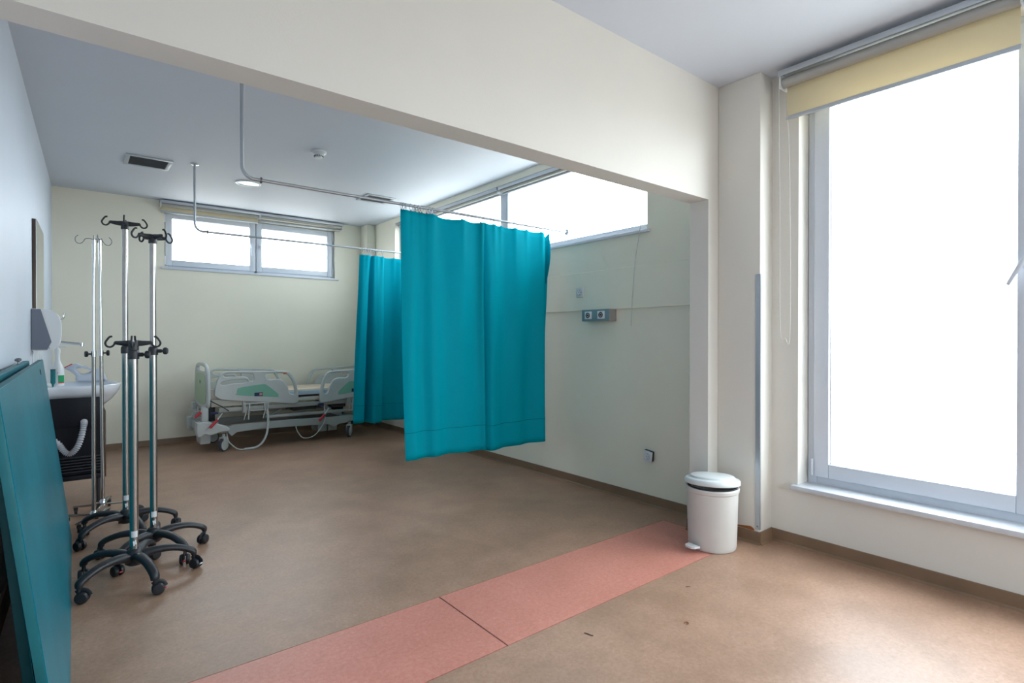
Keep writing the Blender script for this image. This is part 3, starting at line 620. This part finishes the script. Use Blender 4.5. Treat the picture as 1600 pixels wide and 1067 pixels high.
t = thing('teal_syringe', 'small teal cylinder standing beside the white bottle', 'tube', (-0.122, 5.46, 0.9285))
obj('barrel', MB().lathe([(0.006,0),(0.006,0.016),(0.0155,0.03),(0.0155,0.128),(0.0001,0.128)], n=20), 'tealp', t)
obj('cap', MB().lathe([(0.0165,0.128),(0.0165,0.134),(0.0001,0.135)], n=20), 'dark', t)
t = thing('plastic_jug', 'grey plastic jug with red spout tip on the washbasin', 'jug', (0.079, 5.965, 0.9295))
jo = [(-0.045,0.0),(0.135,0.0),(0.140,0.02),(0.122,0.06),(0.10,0.085),(0.05,0.092),(-0.02,0.115),(-0.045,0.128),(-0.075,0.125),(-0.128,0.098),(-0.10,0.078),(-0.062,0.045)]
jh = [(-0.052,0.092),(-0.01,0.095),(0.022,0.082),(0.038,0.074),(0.018,0.06),(-0.02,0.056),(-0.04,0.07)]
jo = [(a*1.05, b*1.2) for a, b in jo]; jh = [(a*1.05, b*1.2) for a, b in jh]
shape2d('body', [jo, jh], 0, 0.085, 'jug', t, 0.02)
obj('spout_tip', MB().box(-0.03,0.03,-0.018,0.018,-0.006,0.006,0.003, Matrix.Translation((-0.112,0,0.135)) @ Matrix.Rotation(math.radians(-32), 4, 'Y')), 'red_tab', t)

# ------------------------------------------------------------------ IV stands
def caster(parent, x, y, heading, tab):
    mx = Matrix.Translation((x, y, 0)) @ Matrix.Rotation(heading, 4, 'Z'); r = 0.030
    c = Matrix.Translation((-0.014, 0, r))
    mb = MB()
    for s in (-1, 1): mb.lathe([(0.0001,0.0125),(0.012,0.0135),(0.025,0.0115),(0.0292,0.005),(0.030,0),(0.0292,-0.005),(0.02,-0.007),(0.0001,-0.007)], n=20, mx=mx @ c @ Matrix.Translation((0, s*0.0135, 0)) @ Matrix.Rotation(-s*PI/2, 4, 'X'))
    k = obj('caster', mb, 'black', parent)
    hood = smooth_path([(-0.044,0,0.036),(-0.038,0,0.050),(-0.026,0,0.0615),(-0.008,0,0.062),(0.010,0,0.052)], 3)
    obj('hood', MB().sweep(hood, [(0.0135, 0.004)]*len(hood), 10, up=(0,1,0), mx=mx).tube((0,0,0.045), (0,0,0.082), 0.0095, 12, mx=mx), 'black', k)
    if tab: obj('brake_tab', MB().box(-0.055,-0.030,-0.010,0.010,0.012,0.019,0.003, mx @ Matrix.Rotation(0.25, 4, 'Y')), tab, k)
def hook_arm(parent, ang, L, z, tilt=0.0, short=False):
    mx = Matrix.Translation((0,0,z)) @ Matrix.Rotation(ang, 4, 'Z')
    pts = [(0.012,0,0.0),(0.04,0,0.0),(0.075,0,0.003),(L-0.012,0,0.004)]
    mb = MB().sweep(pts, [(0.010,0.017),(0.009,0.014),(0.008,0.010),(0.0065,0.008)], 10, up=(0,0,1), mx=mx)
    c = [(L-0.014,0,0.006),(L-0.010,0,-0.008),(L+0.004,0,-0.019),(L+0.020,0,-0.015),(L+0.027,0,0.001),(L+0.020,0,0.018),(L+0.008,0,0.034),(L-0.003,0,0.036)]
    mb.sweep(smooth_path(c, 4), 0.0052, 8, up=(0,1,0), mx=mx)
    return obj('hook', mb, 'black', parent)
def iv_stand(label, x, y, a0, pole_top, joint, head_rot, knob_ang, tabs, lower_r=0.0195, upper_r=0.016, labels=True, cast_head=None, fold=False):
    t = thing('iv_stand', label, 'IV stand', (x, y, 0), 0, 'IV stands with black five legged bases')
    for k in range(5):
        a = a0 + k*2*PI/5; ca_, sa_ = math.cos(a), math.sin(a)
        prof = [(0.015,0.118),(0.06,0.138),(0.12,0.144),(0.18,0.138),(0.23,0.122),(0.262,0.106),(0.276,0.092),(0.277,0.076)]
        wid = [(0.032,0.028),(0.029,0.024),(0.026,0.020),(0.024,0.018),(0.023,0.017),(0.023,0.017),(0.022,0.017),(0.020,0.014)]
        pts = smooth_path([(r*ca_, r*sa_, z) for r, z in prof], 3)
        ws = [tuple(wid[min(i//3, 7)][q]*(1-(i % 3)/3) + wid[min(i//3+1, 7)][q]*((i % 3)/3) for q in (0,1)) for i in range(len(pts))]
        lg = obj('leg', MB().sweep(pts, ws, 12), 'black', t, 50)
        caster(t, 0.277*ca_, 0.277*sa_, a + random.choice((-1.9, -0.9, 0.7, 1.6, 2.4)), tabs[k])
    obj('hub', MB().lathe([(0.030,0.085),(0.042,0.095),(0.046,0.115),(0.044,0.140),(0.036,0.158),(0.030,0.168),(0.023,0.172)], n=28), 'black', t)
    obj('lower_pole', MB().tube((0,0,0.165),(0,0,joint),lower_r,24), 'steel', t)
    if pole_top > joint+0.08:
        obj('upper_pole', MB().tube((0,0,joint-0.01),(0,0,pole_top),upper_r,24), 'steel', t)
    c = obj('collar', MB().lathe([(lower_r+0.0005,-0.012),(lower_r+0.006,-0.012),(lower_r+0.006,0.022),(lower_r+0.003,0.034),(upper_r+0.002,0.038)], (0,0,joint), 24), 'black', t)
    if knob_ang is not None:
        mx = Matrix.Translation((0,0,joint+0.012)) @ Matrix.Rotation(knob_ang, 4, 'Z') @ Matrix.Rotation(PI/2, 4, 'Y')
        k = MB().lathe([(0.011,0.015),(0.011,0.045),(0.006,0.046),(0.006,0.054),(0.018,0.055),(0.021,0.060),(0.021,0.070),(0.017,0.076),(0.0001,0.077)], n=10, mx=mx)
        obj('knob', k, 'black', t)
    zt = pole_top
    obj('head', MB().lathe([(upper_r+0.005,-0.03),(upper_r+0.0065,-0.028),(upper_r+0.006,0.012),(upper_r+0.001,0.022),(0.0001,0.023)], (0,0,zt), 20), 'black', t)
    for q in range(4):
        hook_arm(t, head_rot + q*PI/2, 0.095, zt+0.008)
    if labels:
        obj('sticker', patch(lower_r+0.0007, -135, -50, 0.235, 0.268), 'label', t)
        obj('sticker', MB().add([(r_.x, r_.y, r_.z) for r_ in [Matrix.Rotation(math.radians(-85+dx/ (lower_r+0.001)*57.3), 4, 'Z') @ Vector((lower_r+0.001, 0, z)) for dx, z in ((-0.006,0.188),(0.009,0.196),(0.005,0.222),(-0.010,0.214))]], [(0,1,2,3)]), 'label', t)
    return t
d = math.radians
iv_stand('lowered IV stand nearest the camera, hooks at half height', 0.252, 3.56, d(212), 1.265, 1.20, d(-8), d(-20), [None,'red_tab','label',None,None], 0.0205, 0.019)
iv_stand('tall IV stand on the right with knob on its right side', 0.372, 3.887, d(9.5), 1.895, 1.212, d(28), d(-25), [None,None,None,'red_tab','red_tab'])
iv_stand('tallest IV stand, behind the lowered one and left of its neighbour', 0.268, 4.40, d(-3.5), 2.045, 1.212, d(-6), None, ['label',None,None,None,None])
# slim stands with flat steel cross feet
def slim_stand(label, x, y, top, lean, hook_ang, knob_ang, foot_rot):
    t = thing('slim_iv_stand', label, 'IV stand', (x, y, 0), 0, 'slim chrome IV stands')
    for q in range(2):
        a = foot_rot + q*PI/2
        obj('foot_bar', MB().box(-0.18, 0.18, -0.014, 0.016, 0.055+q*0.010, 0.065+q*0.010, 0.002, Matrix.Rotation(a, 4, 'Z')), 'steel', t)
        for s in (-1, 1):
            cx, cy = s*0.165*math.cos(a), s*0.165*math.sin(a)
            obj('caster', MB().tube((cx-0.009,cy,0.022),(cx+0.009,cy,0.022),0.022,16).box(cx-0.013,cx+0.013,cy-0.010,cy+0.012,0.030,0.055,0.003), 'black', t)
    lx, ly = lean; P0 = Vector((0,0,0.06)); P1 = Vector((lx*(top-0.06), ly*(top-0.06), top)); J = P0.lerp(P1, (1.19-0.06)/(top-0.06))
    obj('hub', MB().lathe([(0.024,0.05),(0.024,0.085),(0.015,0.10)], n=18), 'chrome', t)
    obj('lower_pole', MB().tube(P0, J, 0.0125, 18), 'steel', t); obj('upper_pole', MB().tube(J, P1, 0.0095, 18), 'chrome', t)
    obj('collar', MB().tube(J-Vector((0,0,0.02)), J+Vector((0,0,0.022)), 0.0155, 18), 'chrome', t)
    mx = Matrix.Translation(J) @ Matrix.Rotation(knob_ang, 4, 'Z') @ Matrix.Rotation(PI/2, 4, 'Y')
    obj('knob', MB().lathe([(0.006,0.012),(0.006,0.03),(0.0135,0.031),(0.021,0.036),(0.021,0.048),(0.018,0.051),(0.0001,0.052)], n=8, mx=mx), 'black', t)
    mx = Matrix.Translation(P1) @ Matrix.Rotation(hook_ang, 4, 'Z')
    for s in (-1, 1):
        c = [(0,0,0.0),(s*0.02,0,0.008),(s*0.045,0,0.004),(s*0.055,0,-0.012),(s*0.068,0,-0.028),(s*0.088,0,-0.030),(s*0.101,0,-0.012),(s*0.099,0,0.010),(s*0.085,0,0.026)]
        obj('hook', MB().sweep(smooth_path(c, 5), 0.0024, 7, up=(0,1,0), mx=mx), 'ring', t)
    obj('hook', MB().sweep(smooth_path([(0,0,-0.02),(0,0.01,0.02),(0,0.012,0.035)], 4), 0.0024, 7, up=(1,0,0), mx=mx), 'ring', t)
slim_stand('slim chrome IV stand, left one of the close pair', 0.108, 4.80, 1.985, (0.003, 0), d(-6), d(190), d(60))
slim_stand('slim chrome IV stand, right one of the close pair, slightly leaning', 0.170, 5.10, 2.03, (-0.007, 0), d(80), d(-10), d(-15))

# ------------------------------------------------------------------ hospital bed
bed = thing('hospital_bed', 'white hospital bed with pale green panels along the back wall', 'hospital bed', (2.05, 6.95, 0.0))
BO = Vector((2.05, 6.95, 0.0))
def bl(mb): return MB().add([tuple(Vector(v)-BO) for v in mb.v], mb.f)
def bobj(name, mb, m, parent=None, ang=35): return obj(name, bl(mb), m, parent or bed, ang)
def bshape(name, loops, y, th, m, parent=None, bev=0.006, smooth=True):
    return shape2d(name, [[(a-BO.x, b) for a, b in lp] for lp in loops], y-BO.y, th, m, parent or bed, bev, smooth)
outer = [(1.244,0.664),(1.261,0.779),(1.293,0.858),(1.34,0.907),(1.413,0.922),(1.70,0.912),(2.008,0.9),(2.084,0.87),(2.137,0.781),(2.168,0.652),(2.176,0.541),(2.137,0.496),(1.90,0.522),(1.631,0.552),(1.345,0.591),(1.267,0.63)]
hole1 = [(1.366,0.893),(1.62,0.883),(1.657,0.849),(1.654,0.801),(1.617,0.80),(1.583,0.846),(1.466,0.856),(1.36,0.853)]
hole2 = [(1.318,0.790),(1.412,0.813),(1.548,0.818),(1.597,0.804),(1.562,0.781),(1.439,0.776),(1.33,0.762)]
hole3 = [(1.817,0.876),(2.008,0.868),(2.069,0.823),(2.107,0.751),(2.129,0.631),(2.106,0.612),(2.071,0.63),(2.046,0.707),(2.001,0.78),(1.934,0.806),(1.831,0.805),(1.80,0.838)]
ins = [(1.477,0.664),(1.482,0.705),(1.514,0.727),(1.744,0.754),(1.802,0.743),(1.93,0.632),(1.933,0.601),(1.911,0.59),(1.496,0.639)]
def tf(lp, mirror, dx=0.0, dz=0.0, sx=1.0): return [((4.614-a if mirror else a)*sx+dx, b+dz) for a, b in lp][::(-1 if mirror else 1)]
def side_rail(mirror, y, dx, dz, face):
    r = bshape('side_rail', [tf(outer, mirror, dx, dz), tf(hole1, mirror, dx, dz), tf(hole2, mirror, dx, dz), tf(hole3, mirror, dx, dz)], y, 0.034, 'bedw', None, 0.011)
    bshape('panel_insert', [tf(ins, mirror, dx, dz)], y-face*0.0155, 0.006, 'bedg', r, 0.0015)
    lx = (4.614-1.712 if mirror else 1.712)+dx
    if face > 0:
        bobj('control_label', MB().box(lx-0.046, lx+0.046, y-0.0215, y-0.0185, 0.615+dz, 0.657+dz), 'navyl', r)
        bobj('pink_mark', MB().box(lx+0.008, lx+0.04, y-0.0222, y-0.021, 0.624+dz, 0.650+dz), 'pink', r)
    # rail brackets
    for xx in (1.56, 1.80):
        xx = (4.614-xx if mirror else xx)+dx
        bobj('bracket', MB().box(xx-0.018, xx+0.018, y-0.010, y+0.02*face+0.01, 0.43+dz, 0.58+dz, 0.003), 'bedsteel', r)
    return r
r1 = side_rail(False, 6.95, 0, 0, 1); r2 = side_rail(True, 6.95, 0, -0.018, 1)
bobj('orange_tab', MB().box(1.995, 2.03, 6.925, 6.94, 0.862, 0.880, 0.002), 'orange', r1)
side_rail(False, 7.68, 0.02, 0.0, -1); side_rail(True, 7.68, 0.06, -0.018, -1)
# head and foot boards (planes across the bed)
def endboard(name, x, m_in):
    mx = Matrix.Translation((x-BO.x, 0, 0)) @ Matrix.Rotation(PI/2, 4, 'Z')      # local x -> +Y
    q = lambda y: y - BO.y
    out = [(q(6.925),0.535),(q(6.915),0.70),(q(6.93),0.87),(q(6.99),0.965),(q(7.10),1.005),(q(7.32),1.015),(q(7.54),1.005),(q(7.65),0.965),(q(7.71),0.87),(q(7.725),0.70),(q(7.715),0.535),(q(7.6),0.50),(q(7.32),0.49),(q(7.04),0.50)]
    h1 = [(q(7.06),0.955),(q(7.2),0.972),(q(7.44),0.972),(q(7.58),0.955),(q(7.56),0.925),(q(7.44),0.915),(q(7.2),0.915),(q(7.08),0.925)]
    g_ = [(q(7.02),0.56),(q(7.02),0.82),(q(7.12),0.885),(q(7.52),0.885),(q(7.62),0.82),(q(7.62),0.56)]
    b = shape2d(name, [out, h1], 0, 0.036, 'bedw', bed, 0.012, True, mx)
    shape2d('panel_insert', [g_], 0, 0.044, m_in, b, 0.003, True, mx)
    bobj('board_mark', MB().box(x-0.024, x-0.0221, 7.30, 7.34, 0.77, 0.81), 'navyl', b)
    return b
endboard('headboard', 1.185, 'bedlg'); endboard('footboard', 3.42, 'bedlg')
# deck + mattress
bobj('deck', MB().box(1.22, 3.38, 6.99, 7.64, 0.515, 0.565, 0.012).box(1.22, 2.0, 6.975, 6.99, 0.515, 0.60, 0.006), 'bedc')
bobj('backrest_board', MB().box(1.23, 2.06, 7.0, 7.63, 0.567, 0.60, 0.01), 'bedc')
mt = bobj('mattress', MB().box(1.24, 3.36, 7.0, 7.63, 0.602, 0.665, 0.02), 'matt')
bobj('mattress_side', MB().box(2.02, 3.35, 6.987, 6.999, 0.59, 0.645, 0.004), 'mattb', mt)
bobj('corner_bracket', MB().box(1.20, 1.30, 6.975, 7.02, 0.60, 0.72, 0.01), 'bedc')
# frame and undercarriage
for y in (6.99, 7.62):
    bobj('side_bar', MB().box(1.30, 3.30, y-0.015, y+0.015, 0.447, 0.50, 0.004), 'bedsteel')
    bobj('lower_bar', MB().box(1.80, 3.05, y-0.012, y+0.012, 0.335, 0.372, 0.004), 'bedsteel')
bm2 = [(1.371,0.272),(1.451,0.298),(1.83,0.303),(2.285,0.292),(2.746,0.283),(2.841,0.255),(2.80,0.196),(2.695,0.191),(2.619,0.159),(2.544,0.199),(2.128,0.212),(1.686,0.223),(1.478,0.21),(1.424,0.172),(1.391,0.205)]
for y in (6.965, 7.63): bshape('base_beam', [bm2], y, 0.05, 'bedbeam', None, 0.004, False)
cv = [(1.068,0.33),(1.087,0.356),(1.20,0.352),(1.384,0.282),(1.398,0.232),(1.318,0.227),(1.215,0.204),(1.15,0.217),(1.112,0.192),(1.072,0.211)]
bshape('base_cover', [cv], 7.0, 0.13, 'bedw', None, 0.012); bshape('base_cover', [cv], 7.60, 0.13, 'bedw', None, 0.012)
bobj('cross_beam', MB().box(1.10, 1.30, 7.0, 7.6, 0.23, 0.33, 0.01), 'bedbeam'); bobj('cross_beam', MB().box(2.72, 2.88, 6.95, 7.63, 0.21, 0.29, 0.01), 'bedbeam')
bobj('lift_column', MB().box(1.12, 1.19, 6.955, 7.02, 0.35, 0.53, 0.014), 'bedw'); bobj('lift_column', MB().box(1.12, 1.19, 7.58, 7.65, 0.35, 0.53, 0.014), 'bedw')
bobj('lift_column', MB().box(1.22, 1.30, 7.2, 7.4, 0.30, 0.52, 0.01), 'dark'); bobj('lift_column', MB().box(2.75, 2.85, 7.2, 7.4, 0.28, 0.52, 0.01), 'dark')
bobj('tilt_arm', MB().sweep([(2.42,7.05,0.49),(2.55,7.05,0.42),(2.62,7.05,0.35),(2.76,7.05,0.30)], [(0.02,0.03)]*4, 8), 'bedsteel'); bobj('tilt_arm', MB().sweep([(1.95,7.05,0.48),(2.0,7.05,0.42),(1.86,7.05,0.36)], [(0.012,0.018)]*3, 8), 'bedsteel')
bobj('actuator', MB().tube((2.1,7.2,0.44),(2.7,7.2,0.44),0.03,14).box(2.12,2.42,7.0,7.12,0.40,0.475,0.01).box(2.6,2.8,7.0,7.2,0.40,0.50,0.01), 'dark')
for a, b in ((2.445, 2.56), (2.575, 2.695)): bobj('motor_box', MB().box(a, b, 7.02, 7.28, 0.10, 0.205, 0.01), 'bedbeam')
bobj('motor_box', MB().box(1.118, 1.227, 7.05, 7.3, 0.09, 0.22, 0.014), 'bedw')
bobj('control_box', MB().box(1.21, 1.29, 6.965, 6.975, 0.435, 0.462, 0.002).box(2.43, 2.50, 6.965, 6.973, 0.435, 0.47, 0.002), 'navyl')
def bed_caster(x, y, rz):
    mx = Matrix.Translation((x, y, 0.075)) @ Matrix.Rotation(rz, 4, 'Z') @ Matrix.Rotation(PI/2, 4, 'X')
    k = bobj('caster', MB().lathe([(0.055,-0.016),(0.072,-0.017),(0.075,-0.010),(0.075,0.010),(0.072,0.017),(0.055,0.016)], n=32, mx=mx), 'tyre')
    bobj('wheel_cover', MB().lathe([(0.0001,-0.024),(0.035,-0.024),(0.058,-0.020),(0.062,-0.014),(0.062,0.014),(0.058,0.020),(0.035,0.024),(0.0001,0.024)], n=28, mx=mx), 'bedw', k)
    m2 = Matrix.Translation((x, y, 0)) @ Matrix.Rotation(rz, 4, 'Z')
    bobj('fork', MB().sweep([(0,0,0.20),(0,0,0.165),(0.01,0,0.15)], 0.018, 10, mx=m2).box(-0.035,0.035,-0.032,-0.024,0.06,0.165,0.006,m2).box(-0.035,0.035,0.024,0.032,0.06,0.165,0.006,m2).box(-0.035,0.035,-0.03,0.03,0.15,0.168,0.006,m2), 'bedw', k)
bed_caster(1.345, 6.975, 0.75); bed_caster(2.84, 6.975, 0.85); bed_caster(1.345, 7.62, 0.3); bed_caster(2.84, 7.62, 0.5)
for a, b, c in (((1.325,6.93,0.446),(1.273,6.915,0.378),(1.195,6.91,0.291)), ((1.125,6.95,0.492),(1.113,6.945,0.472),(1.052,6.94,0.42)), ((2.552,6.93,0.407),(2.494,6.92,0.33),(2.421,6.915,0.255))):
    l_ = bobj('release_lever', MB().tube(a, b, 0.008, 10), 'bedw'); bobj('red_grip', MB().tube(b, c, 0.0145, 12), 'red_tab', l_)
def hookframe(x):
    z = 0.0
    for xx in (x, x+0.21): bobj('bag_hook', MB().sweep([(xx,6.94,0.53),(xx+0.012,6.94,0.44),(xx-0.012,6.935,0.35),(xx+0.035,6.93,0.35),(xx+0.04,6.935,0.44),(xx+0.05,6.94,0.53)], 0.0065, 7, up=(0,1,0)), 'bedw')
    bobj('hook_bar', MB().box(x-0.02, x+0.29, 6.935, 6.95, 0.525, 0.541, 0.003).box(x+0.05, x+0.21, 6.935, 6.945, 0.443, 0.452, 0.002), 'bedw')
hookframe(1.565); hookframe(2.83)
def bt_(name, pts, r, m): return bobj(name, MB().sweep(smooth_path(pts, 6), r, 10), m)
bt_('hose', [(1.81,6.98,0.50),(1.812,6.93,0.413),(1.814,6.92,0.305),(1.80,6.91,0.183),(1.757,6.90,0.085),(1.686,6.89,0.025),(1.60,6.89,0.014),(1.546,6.89,0.014)], 0.0125, 'bedw')
bt_('cable', [(1.371,6.94,0.21),(1.376,6.92,0.16),(1.391,6.91,0.109),(1.451,6.89,0.042),(1.50,6.89,0.016),(1.56,6.89,0.012)], 0.0055, 'bedw')
bt_('cable', [(2.15,6.95,0.215),(2.144,6.93,0.19),(2.167,6.91,0.128),(2.221,6.90,0.066),(2.332,6.90,0.070),(2.429,6.91,0.149),(2.494,6.92,0.257),(2.503,6.94,0.338),(2.51,6.97,0.44)], 0.0055, 'bedw')
bt_('cable', [(1.20,6.97,0.60),(1.24,6.955,0.57),(1.32,6.95,0.52),(1.40,6.97,0.46)], 0.0055, 'dark')
bobj('head_brackets', MB().box(1.06,1.17,6.98,7.02,0.47,0.478,0.002).box(1.03,1.17,7.1,7.13,0.485,0.493,0.002).tube((1.09,7.0,0.43),(1.09,7.0,0.53),0.006,8).torus((1.06,7.05,0.475),(0,0,1),0.03,0.005,14,6), 'bedsteel')

# ------------------------------------------------------------------ small litter on the floor
def scrap(label, x, y, pts, m, name='floor_scrap'):
    mb = MB().sweep(smooth_path([(a, b, 0.0022) for a, b in pts], 4), 0.0019, 6)
    o = obj(name, mb, m); o.location = (x, y, 0); tag(o, label, 'scrap')
scrap('thin dark twig lying on the near beige floor left of the brown scrap', 1.758, 1.653, [(-0.006,0.022),(0.0,0.008),(0.002,-0.006),(0.008,-0.018)], 'wood', 'twig')
scrap('tiny dark sliver on the beige floor just in front of the salmon strip', 2.503, 1.648, [(-0.012,0.006),(0.0,0.0),(0.012,-0.003)], 'wood')
scrap('tiny rust brown curled scrap on the beige floor nearest the camera', 2.177, 1.44, [(-0.009,0.008),(0.004,0.010),(0.009,0.0),(0.0,-0.008),(-0.008,-0.002)], 'stain')
